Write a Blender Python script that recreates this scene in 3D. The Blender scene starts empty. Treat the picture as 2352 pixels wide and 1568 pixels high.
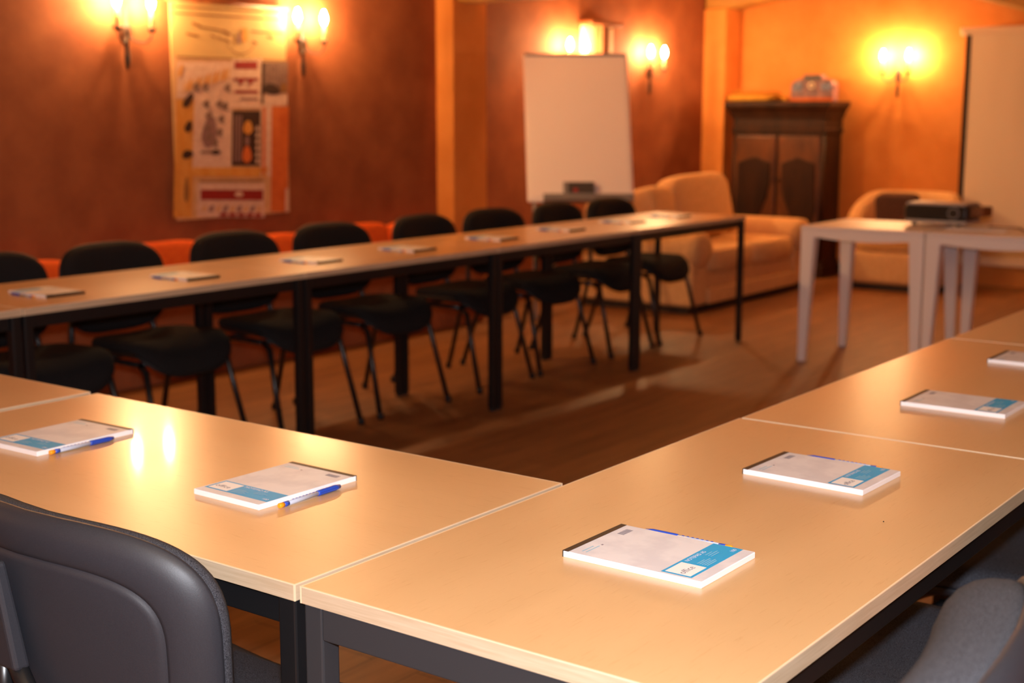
import bpy, bmesh, math, random
from mathutils import Vector, Matrix, Quaternion
random.seed(7)
S = bpy.context.scene
COL = S.collection
PI = math.pi
TH = 0.74            # table height

# ------------------------------------------------------------------ materials
def srgb(r, g, b):
    f = lambda c: (c/255/12.92) if c/255 <= .04045 else ((c/255+.055)/1.055)**2.4
    return (f(r), f(g), f(b), 1)

def base(name, col, rough=.6, spec=.5, metal=0., coat=0., sheen=0.):
    m = bpy.data.materials.new(name); m.use_nodes = True
    b = m.node_tree.nodes['Principled BSDF']
    b.inputs['Base Color'].default_value = col
    b.inputs['Roughness'].default_value = rough
    b.inputs['Specular IOR Level'].default_value = spec
    b.inputs['Metallic'].default_value = metal
    b.inputs['Coat Weight'].default_value = coat
    b.inputs['Sheen Weight'].default_value = sheen
    return m

def noisy(name, c1, c2, scale=(8, 8, 8), detail=6, rough=.6, bump=0., bdist=.002, spec=.5, sheen=0., lo=.35, hi=.65, coat=0., nrough=.6, rot=0.):
    m = base(name, c1, rough, spec, 0, coat, sheen)
    nt = m.node_tree; N = nt.nodes; L = nt.links; b = N['Principled BSDF']
    tc = N.new('ShaderNodeTexCoord'); mp = N.new('ShaderNodeMapping')
    mp.inputs['Scale'].default_value = scale; mp.inputs['Rotation'].default_value = (0, 0, rot)
    no = N.new('ShaderNodeTexNoise'); no.inputs['Scale'].default_value = 1; no.inputs['Detail'].default_value = detail
    no.inputs['Roughness'].default_value = nrough
    cr = N.new('ShaderNodeValToRGB'); cr.color_ramp.elements[0].position = lo; cr.color_ramp.elements[1].position = hi
    cr.color_ramp.elements[0].color = c1; cr.color_ramp.elements[1].color = c2
    L.new(tc.outputs['Object'], mp.inputs['Vector']); L.new(mp.outputs[0], no.inputs['Vector'])
    L.new(no.outputs['Fac'], cr.inputs['Fac']); L.new(cr.outputs[0], b.inputs['Base Color'])
    if bump:
        bp = N.new('ShaderNodeBump'); bp.inputs['Strength'].default_value = bump; bp.inputs['Distance'].default_value = bdist
        L.new(no.outputs['Fac'], bp.inputs['Height']); L.new(bp.outputs[0], b.inputs['Normal'])
    return m

def emis(name, col, st):
    m = bpy.data.materials.new(name); m.use_nodes = True
    nt = m.node_tree; b = nt.nodes['Principled BSDF']
    b.inputs['Base Color'].default_value = (1, .9, .8, 1)
    b.inputs['Emission Color'].default_value = col; b.inputs['Emission Strength'].default_value = st
    return m

def wood_table():
    m = base('beech_laminate', srgb(222, 178, 125), .22, .5)
    nt = m.node_tree; N = nt.nodes; L = nt.links; b = N['Principled BSDF']
    tc = N.new('ShaderNodeTexCoord')
    mp = N.new('ShaderNodeMapping'); mp.inputs['Scale'].default_value = (22, 260, 20)
    n1 = N.new('ShaderNodeTexNoise'); n1.inputs['Scale'].default_value = 1; n1.inputs['Detail'].default_value = 5; n1.inputs['Roughness'].default_value = .6
    n1.inputs['Distortion'].default_value = .3
    cr = N.new('ShaderNodeValToRGB')
    cr.color_ramp.elements[0].position = .22; cr.color_ramp.elements[0].color = srgb(204, 160, 110)
    cr.color_ramp.elements[1].position = .42; cr.color_ramp.elements[1].color = srgb(217, 177, 128)
    mp2 = N.new('ShaderNodeMapping'); mp2.inputs['Scale'].default_value = (1.5, 9, 3)
    n2 = N.new('ShaderNodeTexNoise'); n2.inputs['Scale'].default_value = 1; n2.inputs['Detail'].default_value = 2
    mx = N.new('ShaderNodeMix'); mx.data_type = 'RGBA'; mx.blend_type = 'MULTIPLY'
    cr2 = N.new('ShaderNodeValToRGB'); cr2.color_ramp.elements[0].color = (.95, .94, .92, 1); cr2.color_ramp.elements[1].color = (1, 1, 1, 1)
    cr2.color_ramp.elements[0].position = .35; cr2.color_ramp.elements[1].position = .65
    L.new(tc.outputs['Object'], mp.inputs[0]); L.new(mp.outputs[0], n1.inputs['Vector']); L.new(n1.outputs['Fac'], cr.inputs[0])
    L.new(tc.outputs['Object'], mp2.inputs[0]); L.new(mp2.outputs[0], n2.inputs['Vector']); L.new(n2.outputs['Fac'], cr2.inputs[0])
    mx.inputs['Factor'].default_value = 1
    L.new(cr.outputs[0], mx.inputs['A']); L.new(cr2.outputs[0], mx.inputs['B']); L.new(mx.outputs['Result'], b.inputs['Base Color'])
    # the mirror-like lacquer is slightly uneven
    rr = N.new('ShaderNodeMapRange'); rr.inputs['To Min'].default_value = .26; rr.inputs['To Max'].default_value = .32
    b.inputs['Coat Weight'].default_value = .15; b.inputs['Coat Roughness'].default_value = .07
    L.new(n2.outputs['Fac'], rr.inputs['Value']); L.new(rr.outputs[0], b.inputs['Roughness'])
    bp = N.new('ShaderNodeBump'); bp.inputs['Strength'].default_value = .03; bp.inputs['Distance'].default_value = .0004
    L.new(n1.outputs['Fac'], bp.inputs['Height']); L.new(bp.outputs[0], b.inputs['Normal'])
    return m

def floor_mat():
    m = base('laminate_floor', (.2, .1, .05, 1), .5, .3)
    nt = m.node_tree; N = nt.nodes; L = nt.links; b = N['Principled BSDF']
    tc = N.new('ShaderNodeTexCoord')
    br = N.new('ShaderNodeTexBrick'); br.inputs['Scale'].default_value = 1
    br.inputs['Brick Width'].default_value = 1.2; br.inputs['Row Height'].default_value = .14
    br.inputs['Mortar Size'].default_value = .002; br.inputs['Color1'].default_value = srgb(154, 108, 66)
    br.inputs['Color2'].default_value = srgb(138, 95, 57); br.inputs['Mortar'].default_value = srgb(92, 62, 38)
    mp = N.new('ShaderNodeMapping'); mp.inputs['Scale'].default_value = (2.2, 22, 5)
    no = N.new('ShaderNodeTexNoise'); no.inputs['Scale'].default_value = 1; no.inputs['Detail'].default_value = 6; no.inputs['Roughness'].default_value = .65
    cr = N.new('ShaderNodeValToRGB'); cr.color_ramp.elements[0].position = .3; cr.color_ramp.elements[1].position = .7
    cr.color_ramp.elements[0].color = (.62, .58, .54, 1); cr.color_ramp.elements[1].color = (1.1, 1.1, 1.08, 1)
    mx = N.new('ShaderNodeMix'); mx.data_type = 'RGBA'; mx.blend_type = 'MULTIPLY'; mx.inputs['Factor'].default_value = 1
    L.new(tc.outputs['Object'], br.inputs['Vector']); L.new(tc.outputs['Object'], mp.inputs[0]); L.new(mp.outputs[0], no.inputs['Vector'])
    L.new(no.outputs['Fac'], cr.inputs[0]); L.new(br.outputs['Color'], mx.inputs['A']); L.new(cr.outputs[0], mx.inputs['B'])
    L.new(mx.outputs['Result'], b.inputs['Base Color'])
    return m

def armoire_mat():
    return noisy('old_walnut', srgb(36, 19, 10), srgb(62, 35, 17), (9, 9, 2.2), 7, .55, .25, .003, spec=.25)

M = {}
M['table'] = wood_table()
M['edge'] = noisy('edge_band', srgb(190, 166, 136), srgb(204, 182, 154), (10, 10, 260), 3, .4)
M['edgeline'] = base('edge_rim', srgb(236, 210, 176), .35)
M['black'] = base('black_metal', srgb(22, 22, 24), .42, .4)
M['dgrey'] = base('dark_grey_metal', srgb(50, 50, 53), .45, .4)
M['floor'] = floor_mat()
M['wall_red'] = noisy('brick_red_plaster', srgb(138, 77, 46), srgb(158, 93, 57), (5, 5, 5), 8, .8, .5, .004, spec=.25)
M['wall_or'] = noisy('orange_plaster', srgb(218, 136, 60), srgb(228, 148, 72), (4, 4, 4), 6, .75, .3, .003, spec=.25)
M['ceil'] = noisy('cream_ceiling', srgb(214, 180, 130), srgb(226, 194, 146), (3, 3, 3), 4, .9)
M['beam'] = noisy('rustic_beam', srgb(150, 102, 40), srgb(196, 142, 62), (2, 2, 9), 6, .6, .6, .008)
M['beamdark'] = noisy('rustic_beam_dark', srgb(84, 46, 22), srgb(120, 70, 34), (2, 9, 2), 6, .6, .6, .008)
M['fabric'] = noisy('charcoal_fabric', srgb(30, 31, 36), srgb(84, 85, 92), (750, 750, 750), 3, .95, .5, .0008, spec=.15, sheen=.0)
M['blackfab'] = noisy('black_fabric', srgb(27, 25, 26), srgb(40, 38, 39), (700, 700, 700), 2, .95, .4, .0008, spec=.15)
M['shell'] = noisy('charcoal_plastic', srgb(37, 39, 46), srgb(43, 45, 52), (700, 700, 700), 2, .48, .25, .0004, spec=.5)
M['shellb'] = base('black_plastic', srgb(26, 26, 28), .5, .4)
M['tube'] = base('black_tube', srgb(24, 24, 26), .3, .5)
M['paper'] = base('paper', srgb(246, 246, 250), .7, .3)
M['cover'] = noisy('pad_cover', srgb(214, 214, 222), srgb(226, 226, 232), (16, 16, 16), 3, .45, spec=.4, lo=.42, hi=.58)
M['spine'] = base('spine_tape', srgb(52, 40, 32), .5)
M['cyan'] = base('label_blue', srgb(0, 166, 228), .5)
M['cyan_l'] = base('label_pale_blue', srgb(130, 195, 225), .5)
M['white'] = base('label_white', srgb(245, 245, 246), .5)
M['ink'] = base('ink_grey', srgb(120, 118, 135), .6)
M['penblue'] = base('pen_blue', srgb(40, 78, 190), .3)
M['penclear'] = base('pen_barrel', srgb(200, 215, 240), .25)
M['penorange'] = base('pen_orange', srgb(250, 165, 30), .35)
M['bulb'] = emis('candle_bulb_glow', (1, .57, .245, 1), 1080)
M['iron'] = noisy('wrought_iron', srgb(48, 32, 22), srgb(74, 50, 34), (20, 20, 20), 3, .5)
M['candle'] = base('candle_sleeve', srgb(226, 190, 140), .6)
M['boardw'] = base('flipchart_white', srgb(250, 238, 232), .4)
M['greyp'] = base('grey_plastic', srgb(136, 130, 128), .5)
M['dgp'] = base('dark_grey_plastic', srgb(66, 62, 60), .5)
M['redp'] = base('red_plastic', srgb(170, 40, 40), .5)
M['greym'] = base('grey_tube', srgb(150, 146, 145), .4, metal=.3)
M['sofa'] = noisy('sand_upholstery', srgb(212, 166, 112), srgb(224, 180, 126), (30, 30, 30), 4, .9, .3, .003, spec=.2, sheen=.0)
M['sofadark'] = base('sofa_plinth', srgb(40, 26, 18), .7)
M['cushb'] = noisy('brown_cushion', srgb(70, 42, 30), srgb(84, 54, 40), (60, 60, 60), 3, .9)
M['orcush'] = noisy('orange_cushion', srgb(236, 92, 14), srgb(244, 108, 24), (40, 40, 40), 3, .85)
M['wood'] = armoire_mat()
M['wooddk'] = noisy('dark_walnut', srgb(36, 19, 11), srgb(58, 33, 18), (9, 9, 3), 7, .55, .3, .003, spec=.25)  # darker walnut of the carved door panels
M['woodl'] = noisy('carved_walnut_panel', srgb(76, 42, 20), srgb(112, 66, 30), (7, 7, 3), 7, .4, .3, .004)
M['whitepl'] = base('white_plastic_table', srgb(240, 232, 230), .38)
M['screen'] = noisy('screen_fabric', srgb(232, 212, 178), srgb(240, 222, 190), (.8, 2.2, .7), 2, .75)
M['screenblk'] = base('screen_border', srgb(24, 14, 8), .8)
M['cream'] = base('cream_case', srgb(238, 214, 180), .5)
M['projd'] = base('projector_black', srgb(26, 25, 26), .35)
M['projl'] = base('projector_silver', srgb(178, 172, 168), .4)
M['lens'] = base('lens_glass', srgb(60, 56, 50), .1)
M['boxb'] = base('brown_box', srgb(120, 72, 34), .7)
M['wicker'] = noisy('wicker', srgb(186, 128, 30), srgb(218, 162, 52), (60, 60, 60), 4, .8, .8, .01)
M['cable'] = base('cable', srgb(120, 76, 36), .6)
M['pad_sil'] = base('pale_panel', srgb(240, 214, 170), .6)
M['brownw'] = noisy('brown_wood', srgb(120, 62, 24), srgb(146, 80, 34), (20, 20, 4), 3, .6)
# hanging
M['t_cream'] = base('tap_cream', srgb(208, 170, 108), .9)
M['t_tan'] = noisy('tap_tan', srgb(214, 164, 112), srgb(226, 178, 130), (18, 18, 18), 3, .9)
M['t_pink'] = noisy('tap_pink', srgb(216, 176, 150), srgb(232, 200, 176), (40, 40, 40), 3, .9)
M['t_brown'] = base('tap_brown', srgb(150, 100, 48), .9)
M['t_grey'] = noisy('tap_greybrown', srgb(116, 88, 74), srgb(150, 118, 100), (60, 60, 60), 3, .9)
M['t_red'] = base('tap_red', srgb(150, 28, 20), .9)
M['t_dark'] = base('tap_dark', srgb(62, 34, 22), .9)
M['t_orange'] = noisy('tap_orange', srgb(206, 98, 34), srgb(222, 116, 48), (12, 12, 12), 3, .9)
M['t_ochre'] = noisy('tap_ochre', srgb(214, 142, 52), srgb(226, 160, 74), (20, 20, 8), 3, .9)
M['t_lilac'] = base('tap_lilac', srgb(150, 112, 104), .9)

# ------------------------------------------------------------------ mesh helpers
def mesh(name, bm, mats, parent=None, smooth=False, bevel=0., bseg=2, subs=0, ang=None):
    me = bpy.data.meshes.new(name)
    bmesh.ops.recalc_face_normals(bm, faces=bm.faces)
    bm.to_mesh(me); bm.free()
    if not isinstance(mats, (list, tuple)): mats = [mats]
    for m in mats: me.materials.append(M[m] if isinstance(m, str) else m)
    if smooth:
        for p in me.polygons: p.use_smooth = True
    o = bpy.data.objects.new(name, me); COL.objects.link(o)
    if parent is not None: o.parent = parent
    if bevel:
        md = o.modifiers.new('bevel', 'BEVEL'); md.width = bevel; md.segments = bseg; md.limit_method = 'ANGLE'; md.angle_limit = math.radians(40)
    if subs:
        md = o.modifiers.new('sub', 'SUBSURF'); md.levels = subs; md.render_levels = subs
    return o

def box(bm, x0, x1, y0, y1, z0, z1, mi=0, mat=None):
    vs = [bm.verts.new(Vector(p)) for p in ((x0,y0,z0),(x1,y0,z0),(x1,y1,z0),(x0,y1,z0),(x0,y0,z1),(x1,y0,z1),(x1,y1,z1),(x0,y1,z1))]
    if mat is not None:
        for v in vs: v.co = mat @ v.co
    fs = []
    for f in ((0,3,2,1),(4,5,6,7),(0,1,5,4),(1,2,6,5),(2,3,7,6),(3,0,4,7)):
        q = bm.faces.new([vs[i] for i in f]); q.material_index = mi; fs.append(q)
    return vs

def frustum(bm, c0, s0, c1, s1, mi=0):
    """tapered square bar from rect (centre c0, half sizes s0) to rect (c1, s1)"""
    a = [bm.verts.new((c0[0]+sx*s0[0], c0[1]+sy*s0[1], c0[2])) for sx, sy in ((-1,-1),(1,-1),(1,1),(-1,1))]
    b = [bm.verts.new((c1[0]+sx*s1[0], c1[1]+sy*s1[1], c1[2])) for sx, sy in ((-1,-1),(1,-1),(1,1),(-1,1))]
    fs = [bm.faces.new(a[::-1]), bm.faces.new(b)]
    for i in range(4): fs.append(bm.faces.new((a[i], a[(i+1)%4], b[(i+1)%4], b[i])))
    for f in fs: f.material_index = mi

def tube(bm, pts, r, n=10, mi=0, caps=True, flat=1.0):
    pts = [Vector(p) for p in pts]
    rs = r if isinstance(r, (list, tuple)) else [r]*len(pts)
    rings = []
    t0 = (pts[1]-pts[0]).normalized()
    up = Vector((0,0,1)) if abs(t0.z) < .9 else Vector((1,0,0))
    nrm = t0.cross(up).normalized()
    for i, p in enumerate(pts):
        if i == 0: t = (pts[1]-pts[0])
        elif i == len(pts)-1: t = pts[-1]-pts[-2]
        else: t = (pts[i+1]-pts[i]).normalized()+(pts[i]-pts[i-1]).normalized()
        t = t.normalized()
        nrm = (nrm - t*nrm.dot(t)).normalized(); bi = t.cross(nrm)
        rings.append([bm.verts.new(p+(nrm*math.cos(2*PI*k/n)+bi*math.sin(2*PI*k/n)*flat)*rs[i]) for k in range(n)])
    for a, b in zip(rings, rings[1:]):
        for k in range(n):
            f = bm.faces.new((a[k], a[(k+1)%n], b[(k+1)%n], b[k])); f.material_index = mi; f.smooth = True
    if caps:
        f = bm.faces.new(rings[0][::-1]); f.material_index = mi
        f = bm.faces.new(rings[-1]); f.material_index = mi

def lathe(bm, prof, c=(0,0,0), n=16, mi=0, axis='z', sc=(1,1)):
    c = Vector(c); rings = []
    for r, h in prof:
        ring = []
        for k in range(n):
            a = 2*PI*k/n
            u, v = r*math.cos(a)*sc[0], r*math.sin(a)*sc[1]
            p = Vector((u, v, h)) if axis == 'z' else (Vector((h, u, v)) if axis == 'x' else Vector((u, h, v)))
            ring.append(bm.verts.new(c+p))
        rings.append(ring)
    for a, b in zip(rings, rings[1:]):
        for k in range(n):
            f = bm.faces.new((a[k], a[(k+1)%n], b[(k+1)%n], b[k])); f.smooth = True; f.material_index = mi
    f = bm.faces.new(rings[0][::-1]); f.material_index = mi
    f = bm.faces.new(rings[-1]); f.material_index = mi

def rbox(bm, cx, cy, cz, sx, sy, sz, r=.05, n=5, mi=0, mat=None, puff=0.):
    """rounded cushion-like box (super-ellipsoid) with half sizes sx sy sz"""
    N = 20; K = 12; e = r
    def sp(c, p): return math.copysign(abs(c)**p, c)
    rings = []
    for j in range(K+1):
        ph = -PI/2+PI*j/K
        rings.append([])
        for k in range(N):
            th = 2*PI*k/N
            x = sx*sp(math.cos(ph), e)*sp(math.cos(th), e); y = sy*sp(math.cos(ph), e)*sp(math.sin(th), e); z = sz*sp(math.sin(ph), e)
            p = Vector((x, y, z))
            if mat is not None: p = mat @ p
            rings[-1].append(bm.verts.new(Vector((cx, cy, cz))+p))
    for a, b in zip(rings, rings[1:]):
        for k in range(N):
            f = bm.faces.new((a[k], a[(k+1)%N], b[(k+1)%N], b[k])); f.smooth = True; f.material_index = mi
    bmesh.ops.remove_doubles(bm, verts=rings[0]+rings[-1], dist=1e-5)

def empty(name, loc=(0,0,0), rz=0., label=None, cat=None, group=None):
    o = bpy.data.objects.new(name, None); COL.objects.link(o)
    o.location = loc; o.rotation_euler = (0, 0, rz); o.empty_display_size = .1
    if label: o['label'] = label
    if cat: o['category'] = cat
    if group: o['group'] = group
    return o

def tag(o, label, cat, group=None):
    o['label'] = label; o['category'] = cat
    if group: o['group'] = group
    return o

def struct(o): o['kind'] = 'structure'; return o

def dup(root, loc, rz, label, group=None):
    r = root.copy(); COL.objects.link(r); r.location = loc; r.rotation_euler = (0, 0, rz)
    r['label'] = label
    if group: r['group'] = group
    for ch in list(root.children):
        c = ch.copy(); COL.objects.link(c); c.parent = r
        for g in list(ch.children):
            d = g.copy(); COL.objects.link(d); d.parent = c
    return r

# ------------------------------------------------------------------ camera
Rt = Vector((0.59449468, -0.8040991, 0.00084559)); Up = Vector((0.13188998, 0.09854748, 0.9863536)); Fw = Vector((0.79320937, 0.58627045, -0.16463857))
C0 = Vector((-1.15471543, -1.18720119, 1.32474164))
cam = bpy.data.cameras.new('camera'); co = bpy.data.objects.new('camera', cam); COL.objects.link(co)
co.matrix_world = Matrix(((Rt.x, Up.x, -Fw.x, C0.x), (Rt.y, Up.y, -Fw.y, C0.y), (Rt.z, Up.z, -Fw.z, C0.z), (0,0,0,1)))
cam.sensor_width = 36; cam.lens = 3124.12/2352*36
cam.clip_start = .02
cam.dof.use_dof = True; cam.dof.focus_distance = 1.85; cam.dof.aperture_fstop = 4.6
S.camera = co

# ------------------------------------------------------------------ the room
YW = 4.55; XB = 9.62; XN = -3.6; YR = -4.6; ZC = 2.42
def slab(name, b, m):
    bm = bmesh.new(); box(bm, *b); return struct(mesh(name, bm, m))
slab('floor', (XN-.1, XB+.1, YR-.1, YW+.1, -.08, 0), 'floor')
slab('ceiling', (XN-.1, XB+.1, YR-.1, YW+.1, ZC, ZC+.08), 'ceil')
slab('wall_left', (XN-.1, XB+.1, YW, YW+.1, 0, ZC), 'wall_red')
slab('wall_back', (XB, XB+.1, YR, YW, 0, ZC), 'wall_or')
slab('wall_right', (XN-.1, XB+.1, YR-.1, YR, 0, ZC), 'wall_or')
slab('wall_front', (XN-.1, XN, YR, YW, 0, ZC), 'wall_red')
# two orange pilasters
slab('trim_1', (5.78, 6.13, 4.41, YW, 0, 2.06), 'wall_or')
slab('trim_2', (9.36, XB, 4.345, YW, 0, 2.205), 'wall_or')
# rustic beams resting on the pilasters
def beam(name, pts, w, h, m, label):
    bm = bmesh.new()
    rings = []
    for i, p in enumerate(pts):
        p = Vector(p)
        t = (Vector(pts[min(i+1, len(pts)-1)])-Vector(pts[max(i-1, 0)])).normalized()
        sd = t.cross(Vector((0,0,1))).normalized(); up = sd.cross(t)
        rings.append([bm.verts.new(p+sd*w*sx*(1+.06*math.sin(i*2.1))+up*h*sz) for sx, sz in ((-1,-.8),(-.8,-1),(.8,-1),(1,-.8),(1,.8),(.8,1),(-.8,1),(-1,.8))])
    for a, b in zip(rings, rings[1:]):
        for k in range(8): bm.faces.new((a[k], a[(k+1)%8], b[(k+1)%8], b[k]))
    bm.faces.new(rings[0][::-1]); bm.faces.new(rings[-1])
    o = mesh(name, bm, m); return struct(o)
beam('trim_3', [(5.93, 4.54, 2.165), (5.95, 3.9, 2.17), (5.96, 2.5, 2.2), (5.95, .5, 2.2), (5.95, -2, 2.2), (5.95, -4.6, 2.2)], .12, .13, 'beam', 'beam')
beam('trim_4', [(9.47, 4.54, 2.32), (9.47, 4.3, 2.32), (9.47, 4.0, 2.37), (9.47, 3.5, 2.41), (9.47, 2.8, 2.40), (9.47, 2.3, 2.32), (9.47, 1.97, 2.22), (9.47, 1.6, 2.1)], .11, .115, 'beam', 'beam')

# brick-red masonry bench along the left wall
bm = bmesh.new(); box(bm, -1.0, 5.76, 4.14, YW, 0, .40)
struct(mesh('trim_5', bm, 'wall_red', bevel=.02, bseg=3))

# ------------------------------------------------------------------ tables
def make_table(name, metal):
    """1.2 x .6, centre at origin, long side along x"""
    L, W, T = .598, .2985, .022
    t = empty(name)
    bm = bmesh.new(); box(bm, -L+.0012, L-.0012, -W+.0012, W-.0012, TH-T, TH)
    mesh('tabletop', bm, 'table', t, bevel=.0006, bseg=1)
    bm = bmesh.new()
    e = .0015
    for (x0, x1, y0, y1) in ((-L, L, -W, -W+e), (-L, L, W-e, W), (-L, -L+e, -W+e, W-e), (L-e, L, -W+e, W-e)):
        box(bm, x0, x1, y0, y1, TH-T, TH-.0004)
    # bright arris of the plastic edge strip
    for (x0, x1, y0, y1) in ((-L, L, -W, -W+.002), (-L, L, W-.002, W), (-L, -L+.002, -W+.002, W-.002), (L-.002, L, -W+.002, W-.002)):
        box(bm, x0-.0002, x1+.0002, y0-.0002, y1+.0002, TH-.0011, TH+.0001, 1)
    for sx in (-1, 1):
        for sy in (-1, 1):
            cx, cy = sx*(L-.0008), sy*(W-.0008)
            box(bm, cx-.0011, cx+.0011, cy-.0011, cy+.0011, TH-T, TH, 1)
    mesh('edge_strip', bm, ['edge', 'edgeline'], t)
    q = .0155
    for sx in (-1, 1):
        for sy in (-1, 1):
            bm = bmesh.new(); cx, cy = sx*(L-q-.003), sy*(W-q-.003)
            box(bm, cx-q, cx+q, cy-q, cy+q, .012, TH-T)
            lg = mesh('leg', bm, metal, t, bevel=.003)
            bm = bmesh.new(); lathe(bm, [(.017, 0), (.017, .006), (.012, .013)], (cx, cy, 0), 12)
            mesh('foot', bm, 'shellb', lg)
    za, zb = TH-T-.043, TH-T-.0005
    for sy in (-1, 1):
        bm = bmesh.new(); cy = sy*(W-q-.012)
        box(bm, -L+2*q+.003, L-2*q-.003, cy-.012, cy+.012, za, zb); mesh('apron', bm, 'black', t, bevel=.002)  # on the grey frame this black is shade put into the colour
    for sx in (-1, 1):
        bm = bmesh.new(); cx = sx*(L-.003-.012)
        box(bm, cx-.012, cx+.012, -W+2*q+.003, W-2*q-.003, za, zb); mesh('apron', bm, metal, t, bevel=.002)
    return t

G_T = 'beech-topped meeting tables of the horseshoe'
tb = make_table('meeting_table', 'black')
tb2 = make_table('meeting_table', 'dgrey')
tag(tb2, 'beech table in the foreground corner holding the two nearest notepads, dark grey frame', 'table', G_T)
tb2.location = (.6, -.30, 0)
tag(tb, 'beech table at near left with two notepads with pens, behind the large chair back', 'table', G_T)
tb.location = (.30, .606, 0); tb.rotation_euler = (0, 0, PI/2)
dup(tb, (.30, 1.826, 0), PI/2, 'empty beech table corner at left edge, joining near row to far row', G_T)
dup(tb, (1.803, -.302, 0), 0, 'second beech table of the right-hand row, holding the two farther notepads', G_T)
dup(tb, (3.006, -.304, 0), 0, 'farthest beech table of the right-hand row, only a corner showing at the right edge', G_T)
YL = 2.745
lt = ['first beech table of the far row, mostly beyond the left edge of the photo',
      'beech table of the far row at the left edge, with the leftmost two far notepads',
      'middle beech table of the far row, under the hanging textile',
      'fourth beech table of the far row, in front of pilaster and flipchart',
      'last beech table of the far row, its end leg beside the sofa']
for i in range(5):
    dup(tb, (.655+1.202*i, YL, 0), 0, lt[i], G_T)

# ------------------------------------------------------------------ notepads & pens
def text_mesh(s, size, name='t'):
    cu = bpy.data.curves.new(name, 'FONT'); cu.body = s; cu.size = size; cu.align_x = 'LEFT'; cu.align_y = 'BOTTOM'; cu.resolution_u = 3
    ob = bpy.data.objects.new(name, cu); COL.objects.link(ob)
    dg = bpy.context.evaluated_depsgraph_get(); dg.update()
    me = bpy.data.meshes.new_from_object(ob.evaluated_get(dg))
    bpy.data.objects.remove(ob); bpy.data.curves.remove(cu)
    return me

def add_text(bm, s, size, x, y, z, mi, sx=1.):
    me = text_mesh(s, size)
    n0 = len(bm.verts); f0 = len(bm.faces)
    bm.from_mesh(me)
    bm.verts.ensure_lookup_table(); bm.faces.ensure_lookup_table()
    for v in bm.verts[n0:]: v.co = Vector((x+v.co.x*sx, y+v.co.y, z))
    for f in bm.faces[f0:]: f.material_index = mi; f.smooth = False
    bpy.data.meshes.remove(me)

PW, PL, PT = .148, .210, .0090
def make_pad():
    """sitter at -y, binding at +y; centre at origin, resting on z=0"""
    t = empty('notepad')
    bm = bmesh.new()
    n = 8
    box(bm, -PW/2, PW/2, -PL/2, PL/2-.0005, 0, PT-.0006)
    mesh('page_block', bm, 'paper', t, bevel=.0006, bseg=1)
    bm = bmesh.new(); box(bm, -PW/2+.0005, PW/2-.0005, -PL/2+.0008, PL/2-.0004, PT-.0006, PT-.0001)
    cv = mesh('cover', bm, 'cover', t)
    bm = bmesh.new()
    box(bm, -PW/2-.0003, PW/2+.0003, PL/2-.009, PL/2+.0003, PT-.0002, PT+.0002)
    box(bm, -PW/2-.0003, PW/2+.0003, PL/2-.0004, PL/2+.0004, .0001, PT+.0002)
    mesh('spine_tape', bm, 'spine', t)
    # printed label band, on the cover
    bm = bmesh.new(); z = PT
    def q(x0, x1, y0, y1, zz, mi):
        f = bm.faces.new([bm.verts.new(p) for p in ((x0,y0,zz),(x1,y0,zz),(x1,y1,zz),(x0,y1,zz))]); f.material_index = mi
    by0, by1 = -PL/2+.017, -PL/2+.062
    bx0, bx1 = -PW/2+.005, PW/2-.001
    q(bx0, bx1, by0, by1, z, 0)
    q(bx0+.004, bx0+.047, by0+.004, by1-.004, z+.00012, 1)
    mesh('label_band', bm, ['cyan', 'white'], cv)
    bm = bmesh.new()
    add_text(bm, 'office', .0145, bx0+.007, by0+.012, z+.0003, 0)
    add_text(bm, 'NOTEPAD A5', .0088, bx0+.053, by1-.012, z+.0003, 1, .95)
    for k, (a, w) in enumerate(((0, .026), (0, .030), (0, .024), (0, .029), (0, .020))):
        q(bx0+.053, bx0+.053+w, by0+.006+k*.0036, by0+.0078+k*.0036, z+.0003, 2)
    for k, w in enumerate((.022, .026, .018)):
        q(bx0+.090, bx0+.090+w, by0+.020+k*.0042, by0+.0216+k*.0042, z+.0003, 2)
    add_text(bm, '100', .0085, bx1-.019, by0+.004, z+.0003, 1)
    mesh('lettering', bm, ['ink', 'white', 'cyan_l'], cv)
    bm = bmesh.new()
    # small print and bar code near the binding
    for k in range(12): 
        x = PW/2-.042+k*.0022
        q(x, x+(.0012 if k % 3 else .0016), PL/2-.030, PL/2-.019, z, 0)
    for k, w in enumerate((.034, .028)):
        q(-PW/2+.012, -PW/2+.012+w, PL/2-.030+k*.006, PL/2-.0283+k*.006, z, 1)
    q(-PW/2+.050, -PW/2+.054, PL/2-.031, PL/2-.028, z, 0)
    mesh('small_print', bm, ['ink', 'cyan_l'], cv)
    return t

def make_pen():
    """lies along y, cap towards +y, radius 4 mm, centre line at z=.0043"""
    t = empty('ballpoint_pen'); r = .0040; z0 = .0047
    bm = bmesh.new(); lathe(bm, [(.0034, -.062), (r, -.060), (r, .012)], (0,0,z0), 8, 0, 'y'); mesh('barrel', bm, 'penclear', t)
    bm = bmesh.new(); lathe(bm, [(.0030, -.074), (.0041, -.073), (.0041, -.064)], (0,0,z0), 12, 0, 'y'); mesh('end_plug', bm, 'penorange', t)
    bm = bmesh.new(); lathe(bm, [(.0041, -.0640), (.0041, -.054)], (0,0,z0), 12, 0, 'y'); mesh('collar', bm, 'penblue', t)
    bm = bmesh.new(); lathe(bm, [(.0044, .010), (.0047, .014), (.0047, .050), (.0030, .062)], (0,0,z0), 12, 0, 'y')
    box(bm, .0045, .0070, .012, .052, z0-.001, z0+.0012)
    mesh('cap', bm, 'penblue', t)
    bm = bmesh.new()
    for k in range(7): box(bm, -.0008, .0008, -.045+k*.0075, -.0415+k*.0075, z0+.0036, z0+.0042)
    mesh('printing', bm, 'penblue', t)
    return t

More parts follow.
